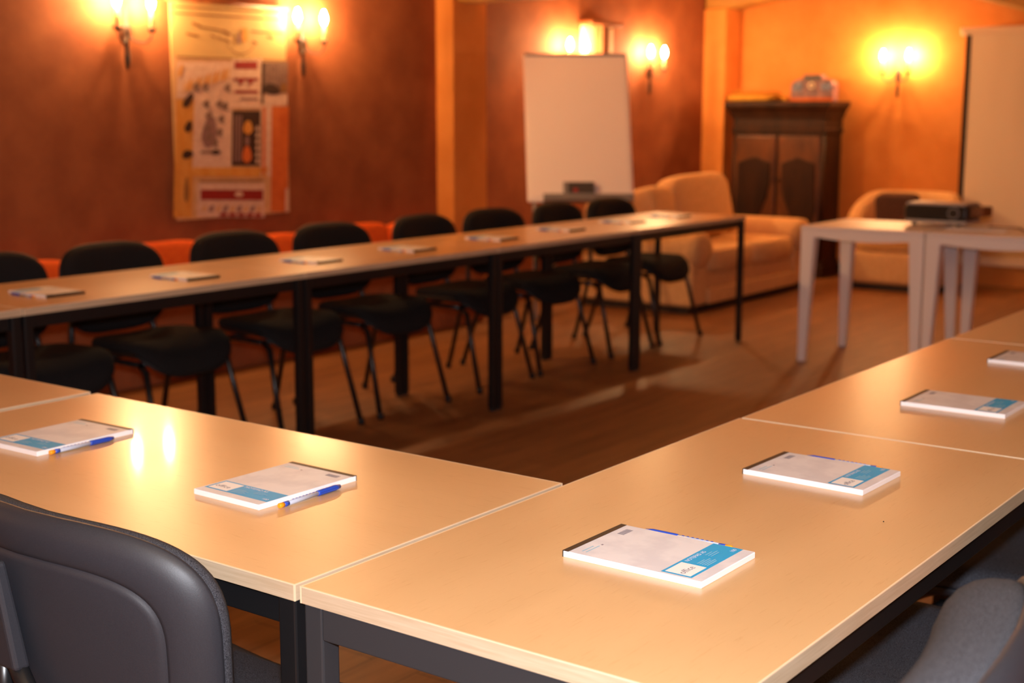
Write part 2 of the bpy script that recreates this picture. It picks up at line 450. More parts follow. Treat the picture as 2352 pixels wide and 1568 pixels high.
G_P = 'notepads laid out on the tables'
G_N = 'pens beside the notepads'
pad = make_pad(); pen = make_pen()
used = {}
def put(proto, x, y, z, rz, label, group, cat):
    if proto.name not in used:
        used[proto.name] = 1; proto.location = (x, y, z); proto.rotation_euler = (0, 0, rz)
        tag(proto, label, cat, group); return proto
    o = dup(proto, (x, y, z), rz, label, group); o['category'] = cat; return o
nearpads = [(.3685, -.306, 0, 'nearest notepad with sharp bright cyan label, on the foreground corner table'),
            (.894, -.306, -.03, 'second notepad up the right-hand row, just this side of the table seam'),
            (1.574, -.315, 0, 'third notepad of the right-hand row, just past the table seam'),
            (2.172, -.303, 0, 'notepad cut by the right edge of the photo, farthest of the right-hand row')]
for x, y, r, lb in nearpads: put(pad, x, y, TH, r, lb, G_P, 'notepad')
put(pad, .307, .358, TH, -PI/2-.015, 'notepad in the middle of the near left table, between chair back and glare', G_P, 'notepad')
put(pad, .300, .911, TH, -PI/2+.03, 'notepad cut by the left edge, left of the lamp glare on the near table', G_P, 'notepad')
lp = [(1.52, 2.703), (2.09, 2.69), (2.76, 2.715), (3.352, 2.715), (3.99, 2.735), (4.61, 2.765), (5.23, 2.78), (5.75, 2.785)]
ll = ['far-row notepad at the left edge of the photo, in front of the leftmost chair',
      'notepad in the far row, before the gap of second and third chairs',
      'far-row notepad in front of the third and fourth chairs',
      'far-row notepad in front of the fifth chair from the left',
      'far-row notepad in front of the orange pilaster and sixth chair',
      'far-row notepad below the left part of the flipchart',
      'far-row notepad below the right edge of the flipchart',
      'farthest notepad of the far row, in front of the sofa']
for (x, y), lb in zip(lp, ll): put(pad, x, y, TH, PI+random.uniform(-.03, .03), lb, G_P, 'notepad')
# pens
put(pen, .4482, -.300, TH, .0, 'blue-capped pen behind the nearest notepad', G_N, 'pen')
put(pen, .9745, -.305, TH, -.03, 'pen hidden behind the second notepad of the right-hand row, a bit of blue cap showing', G_N, 'pen')
put(pen, .298, .269, TH, -PI/2+.03, 'blue-capped pen with orange end lying beside the middle notepad of the near left table', G_N, 'pen')
put(pen, .290, .826, TH, -PI/2+.02, 'blue-capped pen with orange end beside the notepad cut by the left edge', G_N, 'pen')
pl = ['pen beside the far-row notepad at the left edge of the photo',
      'pen beside the far-row notepad in front of the gap between second and third chairs',
      'pen beside the far-row notepad in front of the third and fourth chairs',
      'pen beside the far-row notepad in front of the fifth chair',
      'pen beside the far-row notepad in front of the orange pilaster',
      'pen beside the far-row notepad below the left part of the flipchart',
      'pen beside the far-row notepad below the right edge of the flipchart',
      'pen beside the farthest notepad of the far row']
for (x, y), lb in zip(lp, pl): put(pen, x-.092, y+.005, TH, random.uniform(-.04, .04), lb, G_N, 'pen')

# ------------------------------------------------------------------ chairs
def slabform(bm, outline, rings, place):
    """closed form from concentric rings: rings = [(scale, depth)], first to last; both ends closed with a point"""
    n = len(outline); prev = None
    for (s, d) in rings:
        if s == 0:
            cur = [bm.verts.new(place(0, 0, d))]
        else:
            su, sv = s if isinstance(s, tuple) else (s, s)
            cur = [bm.verts.new(place(u*su, v*sv, d)) for u, v in outline]
        if prev:
            if len(cur) == 1:
                for k in range(n): bm.faces.new((prev[k], prev[(k+1)%n], cur[0]))
            elif len(prev) == 1:
                for k in range(n): bm.faces.new((prev[0], cur[(k+1)%n], cur[k]))
            else:
                for k in range(n): bm.faces.new((prev[k], prev[(k+1)%n], cur[(k+1)%n], cur[k]))
        prev = cur
    for f in bm.faces: f.smooth = True

def sup(n, w, h, p, taper=0.):
    out = []
    for k in range(n):
        a = 2*PI*k/n
        c, s = math.cos(a), math.sin(a)
        u = math.copysign(abs(c)**(2/p), c); v = math.copysign(abs(s)**(2/p), s)
        out.append((w*u*(1-taper*(1-v)/2), h*v))
    return out

def make_chair(fab, shl, wide=.235, spine=False, kc=.62, zc=.650, pad_rings=None):
    """sitter faces +y; origin on the floor under the seat centre"""
    t = empty('upholstered_chair')
    hh = .172
    ol = sup(72, wide, hh, 3.4, .10)
    def place(u, v, d):
        y = -.262 + kc*u*u - .14*v + .25*v*v
        return Vector((u, y+d, zc+v))
    bm = bmesh.new()
    slabform(bm, ol, pad_rings or [(0, .046), (.3, .046), (.6, .046), (.8, .044), (.90, .038), (.96, .027), (.99, .012), (.992, .002), (.985, -.002), (.96, -.004), (0, -.004)], place)
    mesh('backrest', bm, fab, t)
    bm = bmesh.new()
    def ins(i): return ((wide-i)/wide, (hh-i)/hh)
    slabform(bm, ol, [(0, -.004), (.96, -.004), (1.0, -.003), (ins(-.003), -.006), (ins(-.003), -.011), (ins(.002), -.018), (ins(.009), -.024), (ins(.018), -.028), (ins(.032), -.0305), (ins(.044), -.0300),
                      (ins(.0495), -.0285), (ins(.0515), -.0250), (ins(.0525), -.0250), (ins(.0545), -.029), (ins(.062), -.0305), (ins(.09), -.0315), (.25, -.033), (0, -.033)], place)
    sh = mesh('back_shell', bm, shl, t)
    # seat
    so = sup(56, .235, .215, 3.6, .0)
    def splace(u, v, d): return Vector((u*(1+.06*v/.2), v+.02, .462 + d - .9*max(0, v-.09)**2*6 + .35*u*u))
    bm = bmesh.new()
    slabform(bm, so, [(0, .018), (.5, .018), (.8, .016), (.93, .008), (.985, -.004), (1.0, -.018), (.985, -.026), (.95, -.028), (0, -.028)], splace)
    mesh('seat', bm, fab, t)
    bm = bmesh.new()
    slabform(bm, so, [(0, -.028), (.95, -.028), (.985, -.029), (.97, -.040), (.9, -.048), (.6, -.054), (0, -.056)], splace)
    mesh('seat_shell', bm, shl, t)
    # frame
    for s in (-1, 1):
        bm = bmesh.new(); tube(bm, [(s*.19, .12, .400), (s*.205, .17, .375), (s*.232, .262, .012)], .0125, 10, flat=1.0)
        lg = mesh('leg', bm, 'tube', t)
        bm = bmesh.new(); lathe(bm, [(.015, 0), (.016, .018), (.013, .03)], (s*.2325, .264, 0), 10); mesh('foot', bm, 'shellb', lg)
        bm = bmesh.new(); tube(bm, [(s*.19, -.10, .400), (s*.205, -.15, .375), (s*.232, -.262, .012)], .0125, 10)
        lg = mesh('leg', bm, 'tube', t)
        bm = bmesh.new(); lathe(bm, [(.015, 0), (.016, .018), (.013, .03)], (s*.2325, -.264, 0), 10); mesh('foot', bm, 'shellb', lg)
    bm = bmesh.new()
    for s in (-1, 1): tube(bm, [(s*.19, -.12, .400), (s*.19, 0, .403), (s*.19, .13, .400)], .012, 8)
    for yy in (-.11, .12): tube(bm, [(-.19, yy, .400), (.19, yy, .400)], .010, 8)
    mesh('seat_frame', bm, 'tube', t)
    if spine:
        bm = bmesh.new()
        xs = -.022
        frustum(bm, (xs, -.310, .618), (.034, .012), (xs, -.326, .765), (.020, .010))
        mesh('back_bracket', bm, shl, t, bevel=.006, bseg=3)
        for a in (-.06, .12):
            bm = bmesh.new(); tube(bm, [(xs+a*.15, -.310, .625), (xs+a*.6, -.30, .52), (xs+a, -.20, .40), (xs+a, -.11, .400)], .0125, 10)
            mesh('back_upright', bm, 'tube', t)
    else:
        for s in (-1, 1):
            bm = bmesh.new(); tube(bm, [(s*.19, -.11, .400), (s*.205, -.20, .402), (s*.21, -.243, .43), (s*.20, -.252, .50), (s*.175, -.268, .60)], .0125, 10)
            mesh('back_upright', bm, 'tube', t)
    return t

G_C = 'black upholstered chairs along the far row'
ch = make_chair('blackfab', 'shellb', .258)
cx = [1.66, 2.215, 2.85, 3.445, 4.125, 4.685, 5.31, 5.87]
cl = ['black chair cut by the left edge of the photo, leftmost behind the far row',
      'black chair second from the left behind the far row, left of the hanging textile',
      'black chair behind the far row under the hanging textile',
      'black chair behind the far row just right of the hanging textile',
      'black chair behind the far row left of the orange pilaster',
      'black chair behind the far row in front of the orange pilaster',
      'black chair behind the far row under the left half of the flipchart tray',
      'black chair at the far end of the far row, nearest the sofa']
for i, (x, lb) in enumerate(zip(cx, cl)):
    yy = 3.02; rz = PI+random.uniform(-.05, .05)
    if i == 0:
        ch.location = (x, yy, 0); ch.rotation_euler = (0, 0, rz); tag(ch, lb, 'chair', G_C)
    else: dup(ch, (x, yy, 0), rz, lb, G_C)
G_K = 'charcoal chairs at the near tables'
ng = make_chair('fabric', 'shell', .275, True, 1.05)
tag(ng, 'large charcoal chair back filling the lower left corner, tucked under the near table', 'chair', G_K)
ng.location = (.115, .315, 0); ng.rotation_euler = (0, 0, -PI/2)
gc = make_chair('fabric', 'shell', .27, False, .60, .718, [(0, .078), (.5, .078), (.72, .075), (.84, .066), (.91, .055), (.96, .040), (.985, .024), (.992, .008), (.985, -.002), (.96, -.004), (0, -.004)])
tag(gc, 'grey fabric chair back rising into the lower right corner', 'chair', G_K)
gc.location = (-.045, -.596, 0); gc.rotation_euler = (0, 0, .14)
gd = make_chair('fabric', 'shell', .25, False, .6, .645)
gd.location = (.87, -.50, 0)
tag(gd, 'grey chair seat half under the foreground table, just beyond the lower right chair back', 'chair', G_K)
dup(gd, (1.52, -.50, 0), .0, 'dark grey chair seat at the right edge, farthest under the right-hand row', G_K)

# ------------------------------------------------------------------ orange back cushions on the bench
cps = [(2.50, .64), (3.33, .675), (4.10, .66), (4.815, .675), (5.44, .66)]
cpl = ['orange bench cushion between the two leftmost chair backs', 'orange bench cushion between the second and third chair backs',
       'orange bench cushion seen in the narrow gap right of the third chair back', 'orange bench cushion left of the fifth chair back',
       'orange bench cushion behind the fifth chair, by the pilaster']
for (x, zt), lb in zip(cps, cpl):
    bm = bmesh.new()
    rbox(bm, 0, 0, (zt-.40)/2, .25 if x > 5.3 else .35, .055, (zt-.40)/2, r=.35)
    o = mesh('bench_cushion', bm, 'orcush'); o.location = (x, 4.45, .40); o.rotation_euler = (-.08, 0, 0)
    tag(o, lb, 'cushion', 'orange cushions on the bench')

# ------------------------------------------------------------------ wall sconces
def make_sconce():
    """origin at the wall plane, arms come out along -y"""
    t = empty('candle_sconce')
    bm = bmesh.new()
    lathe(bm, [(.004, -.26), (.012, -.235), (.016, -.19), (.010, -.14), (.018, -.10), (.026, -.075), (.022, -.045), (.010, -.02), (.006, .02), (.003, .085)], (0, -.03, -.04), 12)
    box(bm, -.012, .012, -.03, 0, -.16, -.10)
    mesh('backplate', bm, 'iron', t)
    for s in (-1, 1):
        bm = bmesh.new()
        tube(bm, [(0, -.035, -.12), (s*.03, -.06, -.16), (s*.07, -.09, -.165), (s*.10, -.10, -.14), (s*.105, -.10, -.105)], .0055, 8)
        lathe(bm, [(.004, -.115), (.018, -.108), (.024, -.096), (.022, -.09)], (s*.105, -.10, 0), 12)
        arm = mesh('arm', bm, 'iron', t)
        bm = bmesh.new(); lathe(bm, [(.010, -.092), (.010, .0)], (s*.105, -.10, 0), 10); mesh('candle_sleeve', bm, 'candle', arm)
        bm = bmesh.new(); lathe(bm, [(.007, .0), (.013, .012), (.0175, .028), (.0165, .045), (.010, .064), (.003, .080)], (s*.105, -.10, 0), 10)
        mesh('bulb', bm, 'bulb', arm)
    return t
G_S = 'double candle wall lamps'
sc = make_sconce()
tag(sc, 'double candle wall lamp left of the hanging textile, at the top edge', 'wall lamp', G_S)
sc.location = (3.31, YW, 1.842)
dup(sc, (4.545, YW, 1.832), 0, 'double candle wall lamp right of the hanging textile', G_S)
dup(sc, (7.28, YW, 1.785), 0, 'double candle wall lamp above the flipchart', G_S)
dup(sc, (8.42, YW, 1.778), 0, 'double candle wall lamp right of the flipchart, above the sofa', G_S)
dup(sc, (XB, 2.915, 1.752), -PI/2, 'double candle wall lamp on the orange wall, between wardrobe and screen', G_S)

# ------------------------------------------------------------------ T-shaped wooden bracket with pale panel
t = empty('wall_bracket', (7.66, YW, 0), 0, 'brown T-shaped wooden bracket on a pale panel, above the flipchart between two lamps', 'bracket')
bm = bmesh.new(); box(bm, -.20, .20, -.03, 0, 1.50, 1.975); mesh('panel', bm, 'pad_sil', t, bevel=.004)
bm = bmesh.new(); box(bm, -.05, .05, -.10, -.03, 1.50, 1.985); mesh('stem', bm, 'brownw', t, bevel=.004)
bm = bmesh.new(); box(bm, -.24, .20, -.13, 0, 1.977, 2.012); mesh('cap', bm, 'brownw', t, bevel=.012, bseg=3)

# ------------------------------------------------------------------ hanging textile
TX0, TX1, TZ0, TZ1 = 3.578, 4.396, .770, 1.905
def tm(px, py):   # cloth coordinates measured on the front of the cloth
    ax = (px-(376+27*py/507.))/(264.-6*py/507.)
    az = (py+( -0.*ax))
    top = 0+25*ax; bot = 507-23*ax
    v = (py-top)/(bot-top)
    return TX0+(TX1-TX0)*ax, TZ1-(TZ1-TZ0)*v
bm = bmesh.new()
YT = YW-.045
def cloth_y(x, z): return YT + .004*math.sin((x-TX0)*7+z*2)
def patch(pts, mi, lift):
    vs = [bm.verts.new((x, cloth_y(x, z)-lift, z)) for x, z in pts]
    f = bm.faces.new(vs); f.material_index = mi
def prect(x0, y0, x1, y1, mi, lift=.0012, th=None):
    nx_ = max(1, int(abs(x1-x0)/12)); ny_ = 1 if th is not None else max(1, int(abs(y1-y0)/24))
    for i in range(nx_):
        u0, u1 = i/nx_, (i+1)/nx_
        for j in range(ny_):
            if th is None:
                v0, v1 = y0+(y1-y0)*j/ny_, y0+(y1-y0)*(j+1)/ny_
                q_ = [(u0, v0), (u1, v0), (u1, v1), (u0, v1)]
            else:
                ya, yb = y0+(y1-y0)*u0, y0+(y1-y0)*u1
                q_ = [(u0, ya), (u1, yb), (u1, yb+th), (u0, ya+th)]
            patch([tm(x0+(x1-x0)*u, v) for u, v in q_], mi, lift+.0008)
def pblob(cx_, cy_, rx, ry, mi, rot=0., lift=.0018, n=12):
    lift += .0022
    pts = []
    for k in range(n):
        a = 2*PI*k/n; u = rx*math.cos(a)*(1+.15*math.sin(3*a)); v = ry*math.sin(a)
        pts.append(tm(cx_+u*math.cos(rot)-v*math.sin(rot), cy_+u*math.sin(rot)+v*math.cos(rot)))
    patch(pts, mi, lift)
nx, nz = 16, 24
G = [[bm.verts.new((TX0+(TX1-TX0)*i/nx, cloth_y(TX0+(TX1-TX0)*i/nx, TZ0+(TZ1-TZ0)*j/nz), TZ0+(TZ1-TZ0)*j/nz)) for i in range(nx+1)] for j in range(nz+1)]
for j in range(nz):
    for i in range(nx):
        f = bm.faces.new((G[j][i], G[j][i+1], G[j+1][i+1], G[j+1][i])); f.material_index = 0 if j >= 18 else 1
GB = [[bm.verts.new(v.co+Vector((0, .006, 0))) for v in r] for r in G]
for j in range(nz):
    for i in range(nx):
        f = bm.faces.new((GB[j][i], GB[j+1][i], GB[j+1][i+1], GB[j][i+1])); f.material_index = 0 if j >= 18 else 1
for i in range(nx):
    for r, rb in ((G[0], GB[0]), (G[-1], GB[-1])): bm.faces.new((r[i], rb[i], rb[i+1], r[i+1]))
for j in range(nz):
    for i in (0, nx): f = bm.faces.new((G[j][i], G[j+1][i], GB[j+1][i], GB[j][i])); f.material_index = 0
TMATS = ['t_cream', 't_tan', 't_pink', 't_brown', 't_grey', 't_red', 't_dark', 't_orange', 't_ochre', 't_lilac']
CR, TN, PK, BR, GR, RD, DK, OR, OC, LI = range(10)
def slant(x0, y0, x1, y1, th, mi, lift=.0012):
    prect(x0, y0, x1, y1, mi, lift, th)
slant(380, 13, 638, 30, 4, BR); slant(382, 28, 638, 46, 4, BR)
for s in ((412, 74, 438, 80, 5), (424, 50, 444, 58, 6), (440, 60, 500, 70, 3), (494, 68, 512, 76, 6), (466, 78, 476, 84, 4), (480, 84, 504, 92, 3), (560, 70, 590, 74, 4), (590, 72, 640, 76, 5), (598, 82, 614, 86, 6), (564, 92, 574, 98, 5), (500, 88, 510, 96, 4)):
    slant(*s, BR)
for k in range(18):
    a = .35+2.5*k/18; slant(537+34*math.cos(a), 88+34*math.sin(a), 537+34*math.cos(a+.13), 88+34*math.sin(a+.13), 2.5, BR)
pblob(545, 80, 8, 17, OC); pblob(531, 88, 4, 14, LI)
slant(392, 127, 646, 139, 3, BR)
prect(394, 226, 434, 500, OC, .0010)
prect(396, 140, 516, 222, PK, .0010)
for k in range(12): pblob(402+k*9.5, 160+((k*37) % 40), 4, 16, TN if k % 2 else OC, .2, .0020)
prect(432, 222, 516, 386, PK, .0012)
prect(516, 134, 588, 246, PK, .0012)
prect(521, 140, 576, 157, RD, .0022); prect(520, 177, 578, 184, RD, .0022); pblob(536, 187, 5, 6, RD); pblob(560, 187, 5, 6, RD)
prect(522, 205, 578, 212, RD, .0022); prect(534, 222, 578, 228, LI, .0022)
prect(588, 142, 650, 212, GR, .0014); prect(586, 142, 592, 236, DK, .0024)
for k in range(7): prect(598+k*7.5, 146, 600+k*7.5, 192, LI, .0024)
pblob(610, 203, 22, 12, DK, .2); pblob(640, 200, 8, 12, BR)
prect(592, 214, 650, 240, PK, .0014)
for (x, y, rx, ry, r) in ((419, 228, 8, 19, .5), (421, 288, 8, 14, .2), (420, 352, 12, 10, -.5)): pblob(x, y, rx, ry, DK, r)
for (x, y) in ((435, 196), (455, 196), (505, 198), (458, 235), (487, 235), (464, 262), (492, 270), (462, 290), (488, 300), (478, 325), (465, 312), (500, 240)):
    pblob(x, y, 7, 9, GR, .4, .0026); slant(x-4, y+6, x+8, y+10, 3, GR, .0026); slant(x-10, y-3, x-2, y+3, 3, LI, .0026)
pblob(466, 300, 16, 38, LI, .1, .0016)
slant(448, 344, 492, 344, 6, GR, .0026); pblob(480, 347, 10, 6, DK, 0, .003)
prect(517, 252, 584, 378, DK, .0018)
for k in range(3): prect(521+k*7, 262, 525+k*7, 370, LI, .0026)
pblob(554, 290, 11, 16, OC); pblob(552, 352, 11, 20, OR); pblob(552, 320, 5, 12, LI)
for k in range(6): pblob(577, 292+k*15, 4, 6, PK)
prect(586, 240, 612, 402, PK, .0014); prect(590, 244, 597, 396, OR, .0022)
prect(612, 242, 654, 484, OR, .0018)
prect(434, 382, 606, 404, OC, .0014)
slant(448, 413, 592, 411, 4, BR, .0022)
prect(444, 418, 596, 498, PK, .0014)
prect(450, 434, 592, 458, RD, .0024); pblob(534, 444, 10, 6, PK, 0, .0032)
for k in range(9): pblob(458+k*15.5, 478, 5, 9, LI if k % 2 else TN, .5, .0026)
for k in range(5): pblob(500+k*20, 492, 9, 5, RD, 0, .0028)
pblob(420, 435, 5, 30, BR, 0, .002)
prect(648, 430, 655, 484, PK, .0026)
tp = empty('hanging_textile', (0, 0, 0), 0, 'patterned cream and orange textile hanging on the red wall between two lamps', 'wall hanging')
mesh('cloth', bm, TMATS, tp)
bm = bmesh.new(); tube(bm, [(TX0-.03, YT-.004, TZ1+.004), (TX1+.02, YT-.004, TZ1+.004)], .011, 10); mesh('hanging_rod', bm, 'brownw', tp)

# ------------------------------------------------------------------ flipchart
fx = Vector((.594, -.804, 0)).normalized()           # along the board
cbt = Vector((6.419, 3.842, .752)); ctp = Vector((6.713, 4.094, 1.733))
fup = (ctp-cbt).normalized(); Hh = (ctp-cbt).length; fn = fx.cross(fup).normalized()   # towards camera?
if fn.dot(C0-cbt) < 0: fn = -fn
t = empty('flipchart_easel', (cbt.x, cbt.y, 0), 0, 'white flipchart board on an easel with a grey tray, in front of the red wall', 'flipchart')
o0 = Vector((cbt.x, cbt.y, 0))
def fmat(): return Matrix(((fx.x, fn.x, fup.x, cbt.x-o0.x), (fx.y, fn.y, fup.y, cbt.y-o0.y), (fx.z, fn.z, fup.z, cbt.z), (0,0,0,1)))
F = fmat()
bm = bmesh.new(); box(bm, -.355, .355, -.024, 0, 0, Hh, 0, F); mesh('board', bm, 'boardw', t, bevel=.012, bseg=3)
bm = bmesh.new(); box(bm, -.335, .335, .0005, .008, .03, Hh-.02, 0, F); mesh('paper_pad', bm, 'boardw', t)
bm = bmesh.new(); box(bm, -.345, .345, .006, .018, Hh-.022, Hh-.004, 0, F); mesh('paper_clamp', bm, 'greyp', t, bevel=.003)
bm = bmesh.new(); box(bm, -.25, .35, .0, .07, -.01, .012, 0, F); box(bm, -.25, .35, .066, .07, .0, .035, 0, F); mesh('pen_tray', bm, 'greyp', t, bevel=.003)
for s in (-1, 1):
    bm = bmesh.new(); a = F @ Vector((s*.30, -.03, Hh*.55)); b = F @ Vector((s*.31, -.03, -.05)); d = (b-a).normalized(); e = b + d*((.0-b.z)/d.z)
    tube(bm, [a, e], .013, 10); mesh('leg', bm, 'greym', t)
a = F @ Vector((0, -.03, Hh*.9)); back = Vector((a.x-o0.x+0, 0, 0))
bm = bmesh.new(); tube(bm, [a, (6.78-o0.x, 4.33-o0.y, .0)], .013, 10)
mesh('leg', bm, 'greym', t)
# eraser box standing in the tray
bm = bmesh.new(); E_ = Matrix.Translation(o0) @ F
box(bm, -.115, .095, .016, .048, .035, .125, 0, E_)
t2 = empty('board_eraser', (0, 0, 0), 0, 'grey eraser box with red mark at the bottom of the flipchart', 'eraser')
mesh('body', bm, 'greyp', t2, bevel=.006)
bm = bmesh.new(); box(bm, -.085, .085, .048, .056, .045, .115, 0, E_); mesh('felt', bm, 'dgp', t2)
bm = bmesh.new(); box(bm, -.05, -.02, .0562, .058, .05, .075, 0, E_); mesh('red_mark', bm, 'redp', t2)

# ------------------------------------------------------------------ sofa (faces -y)
t = empty('sofa', (7.62, 3.65, 0), 0, 'sand-coloured two-seat sofa with rolled arms, behind the far end of the tables', 'sofa')
def part(name, m, fn_, par=t, **k):
    b = bmesh.new(); fn_(b); return mesh(name, b, m, par, **k)
X0, X1 = -.86, .98; YF, YB = -.47, .46
part('base', 'sofa', lambda b: box(b, X0+.03, X1-.03, YF+.03, YB, .05, .27), bevel=.03, bseg=3)
part('plinth', 'sofadark', lambda b: box(b, X0+.05, X1-.05, YF+.05, YB-.04, .0, .05))
part('backrest', 'sofa', lambda b: (rbox(b, (X0+X1)/2, YB-.13, .48, (X1-X0)/2-.02, .15, .30, r=.35)), bevel=0)
for s, xx in ((-1, X0+.13), (1, X1-.13)):
    def arm(b, xx=xx):
        box(b, xx-.115, xx+.115, YF+.01, YB-.05, .05, .45)
    ar = part('arm', 'sofa', arm, bevel=.03, bseg=3)
    b = bmesh.new(); lathe(b, [(.02, YF-.03), (.10, YF-.025), (.135, YF), (.14, YF+.05), (.14, YB-.1), (.12, YB-.04)], (xx, 0, .43), 20, 0, 'y', sc=(1.05, .85))
    mesh('arm_roll', b, 'sofa', ar)
w = (X1-X0-.50)/2
for k in range(2):
    cxx = X0+.25+w*(k+.5)
    part('seat_cushion', 'sofa', lambda b: rbox(b, cxx, YF+.32, .345, w/2-.004, .34, .085, r=.3))
part('front_skirt', 'sofa', lambda b: box(b, X0+.24, X1-.24, YF-.005, YF+.04, .055, .16), bevel=.012)
# big loose back cushions lie on the sofa
for k, (cxx, zz, ww, hh_, rr, lb) in enumerate(((-.46, .625, .165, .20, .03, 'left of the two big sand cushions against the sofa back'),
                                      (.13, .66, .43, .235, -.02, 'right and taller of the two big sand cushions against the sofa back'))):
    b = bmesh.new(); mt = Matrix.Rotation(-.22, 3, 'X') @ Matrix.Rotation(rr, 3, 'Y')
    rbox(b, 0, 0, 0, ww, .11, hh_, r=.4, mat=mt); o = mesh('sofa_cushion', b, 'sofa'); o.location = (7.62+cxx, 3.65+.06, zz)
    tag(o, lb, 'cushion', 'big sofa cushions')

# ------------------------------------------------------------------ armoire
t = empty('wardrobe', (9.40, 3.79, 0), 0, 'carved dark walnut wardrobe with two doors and wide cornice against the orange wall', 'wardrobe')
H = 1.43
def pz(name, m, f, par=None, **k):
    b = bmesh.new(); f(b); return mesh(name, b, m, par or t, **k)
pz('carcass', 'wood', lambda b: box(b, -.13, .21, -.41, .41, .10, 1.21), bevel=.01)
pz('base', 'wood', lambda b: (box(b, -.165, .21, -.44, .44, 0, .10), box(b, -.145, .21, -.425, .425, .10, .14)), bevel=.008)
def cornice(b):
    prof = [(.0, 1.17), (.012, 1.18), (.012, 1.205), (.002, 1.215), (.002, 1.29), (.014, 1.30), (.022, 1.33), (.038, 1.36), (.058, 1.385), (.062, 1.40), (.062, 1.43)]
    rr = []
    for d, z in prof:
        rr.append([b.verts.new(p) for p in ((.21, -.41-d, z), (-.13-d, -.41-d, z), (-.13-d, .41+d, z), (.21, .41+d, z))])
    for a, c in zip(rr, rr[1:]):
        for k in range(4): b.faces.new((a[k], a[(k+1) % 4], c[(k+1) % 4], c[k]))
    b.faces.new(rr[0][::-1]); b.faces.new(rr[-1])
pz('cornice', 'wood', cornice)
for s in (-1, 1):
    d = pz('door', 'woodl', lambda b: (box(b, -.150, -.1305, s*.195-.182, s*.195+.182, .36, 1.15)), bevel=.006)
    def panel(b, lo=.42, hi=.93):
        # dark carved shield whose inner lower side sweeps away from the middle
        outl = [(s*.345, hi), (s*.19, hi+.05), (s*.05, hi), (s*.05, .78), (s*.075, .65), (s*.13, .52), (s*.17, .45), (s*.22, lo), (s*.33, lo), (s*.36, .55), (s*.35, .75)]
        fr = [b.verts.new((-.164, y, z)) for y, z in outl]; bk = [b.verts.new((-.150, y, z)) for y, z in outl]
        b.faces.new(fr); b.faces.new(bk[::-1])
        for i in range(len(fr)): j = (i+1) % len(fr); b.faces.new((fr[i], fr[j], bk[j], bk[i]))
    pz('carved_panel', 'wooddk', panel, d, bevel=.006)
    b = bmesh.new(); lathe(b, [(.004, -.150), (.010, -.163), (.012, -.173), (.006, -.180)], (0, s*.028, .80), 10, 0, 'x'); mesh('knob', b, 'iron', d)
pz('drawer', 'wood', lambda b: box(b, -.150, -.1305, -.37, .37, .17, .33), bevel=.006)
for s in (-1, 1): pz('corner_post', 'wood', lambda b: tube(b, [(-.13, s*.395, .14), (-.13, s*.395, 1.17)], .02, 12))

# things on the wardrobe
t = empty('wicker_tray', (9.42, 4.07, H), 0, 'low yellow wicker tray on the left top of the wardrobe', 'tray')
b = bmesh.new(); rbox(b, 0, 0, .03, .17, .235, .03, r=.5)
o = mesh('tray', b, 'wicker', t)
b = bmesh.new()
for k in range(9): tube(b, [(-.12+.01*k, -.22+.05*k, .06), (-.05, -.20+.05*k, .085+.008*math.sin(k*2)), (.1, -.19+.048*k, .06)], .008, 6)
mesh('straw_strands', b, 'wicker', t)
t = empty('ornamental_box', (9.38, 3.535, H), 0, 'blue and rose patterned ornamental box with stepped top on the wardrobe', 'ornament')
om = noisy('patterned_enamel', srgb(62, 46, 62), srgb(158, 108, 104), (24, 24, 24), 5, .45, lo=.35, hi=.62)
ob = noisy('blue_enamel', srgb(48, 64, 96), srgb(120, 128, 160), (26, 26, 26), 4, .4, lo=.4, hi=.6)
b = bmesh.new()
outl = [(-.185, 0), (.185, 0), (.185, .13), (.165, .165), (.085, .185), (.075, .215), (-.075, .215), (-.085, .185), (-.15, .17), (-.185, .13)]
fr = [b.verts.new((-.05, -y, z)) for y, z in outl]; bk = [b.verts.new((.05, -y, z)) for y, z in outl]
b.faces.new(fr); b.faces.new(bk[::-1])
for i in range(len(fr)): j = (i+1) % len(fr); b.faces.new((fr[i], fr[j], bk[j], bk[i]))
mesh('body', b, om, t, bevel=.006)
for s in (-1, 1):
    b = bmesh.new(); box(b, -.058, -.0505, s*.125-.045, s*.125+.045, .085, .15); mesh('blue_tile', b, ob, t, bevel=.003)
b = bmesh.new(); box(b, -.058, -.0505, -.075, .075, .165, .205); mesh('top_tile', b, 'dgp', t, bevel=.003)
b = bmesh.new(); lathe(b, [(.026, -.062), (.026, -.0505)], (0, 0, .128), 14, 0, 'x'); lathe(b, [(.012, -.066), (.012, -.062)], (0, 0, .128), 12, 1, 'x'); mesh('rosette', b, ['cream', 'dgp'], t)
b = bmesh.new(); box(b, -.056, -.0505, -.18, .18, .004, .03); mesh('red_stripe', b, 't_orange', t)

# ------------------------------------------------------------------ tub armchair (faces -x)
t = empty('tub_armchair', (9.14, 2.64, 0), 0, 'sand-coloured tub armchair between wardrobe and screen', 'armchair')
def ring_wall(b, r0, r1, z0, zt, a0, a1, n=28):
    secs = []
    for k in range(n+1):
        a = a0+(a1-a0)*k/n
        c, s_ = math.cos(a), math.sin(a)
        zz = zt(a)
        prof = [(r0, z0), (r1, z0), (r1, zz-.05), (r1-.02, zz-.01), ((r0+r1)/2, zz), (r0+.02, zz-.01), (r0, zz-.05)]
        secs.append([b.verts.new((r*c*.92-.02 if c > 0 else r*c*.92-.02, r*s_, z)) for r, z in prof])
    m_ = len(secs[0])
    for a, c in zip(secs, secs[1:]):
        for k in range(m_):
            f = b.faces.new((a[k], a[(k+1) % m_], c[(k+1) % m_], c[k])); f.smooth = True
    b.faces.new(secs[0][::-1]); b.faces.new(secs[-1])
def ztop(a): return .735-.22*max(0, (abs(a)-1.0)/1.15)
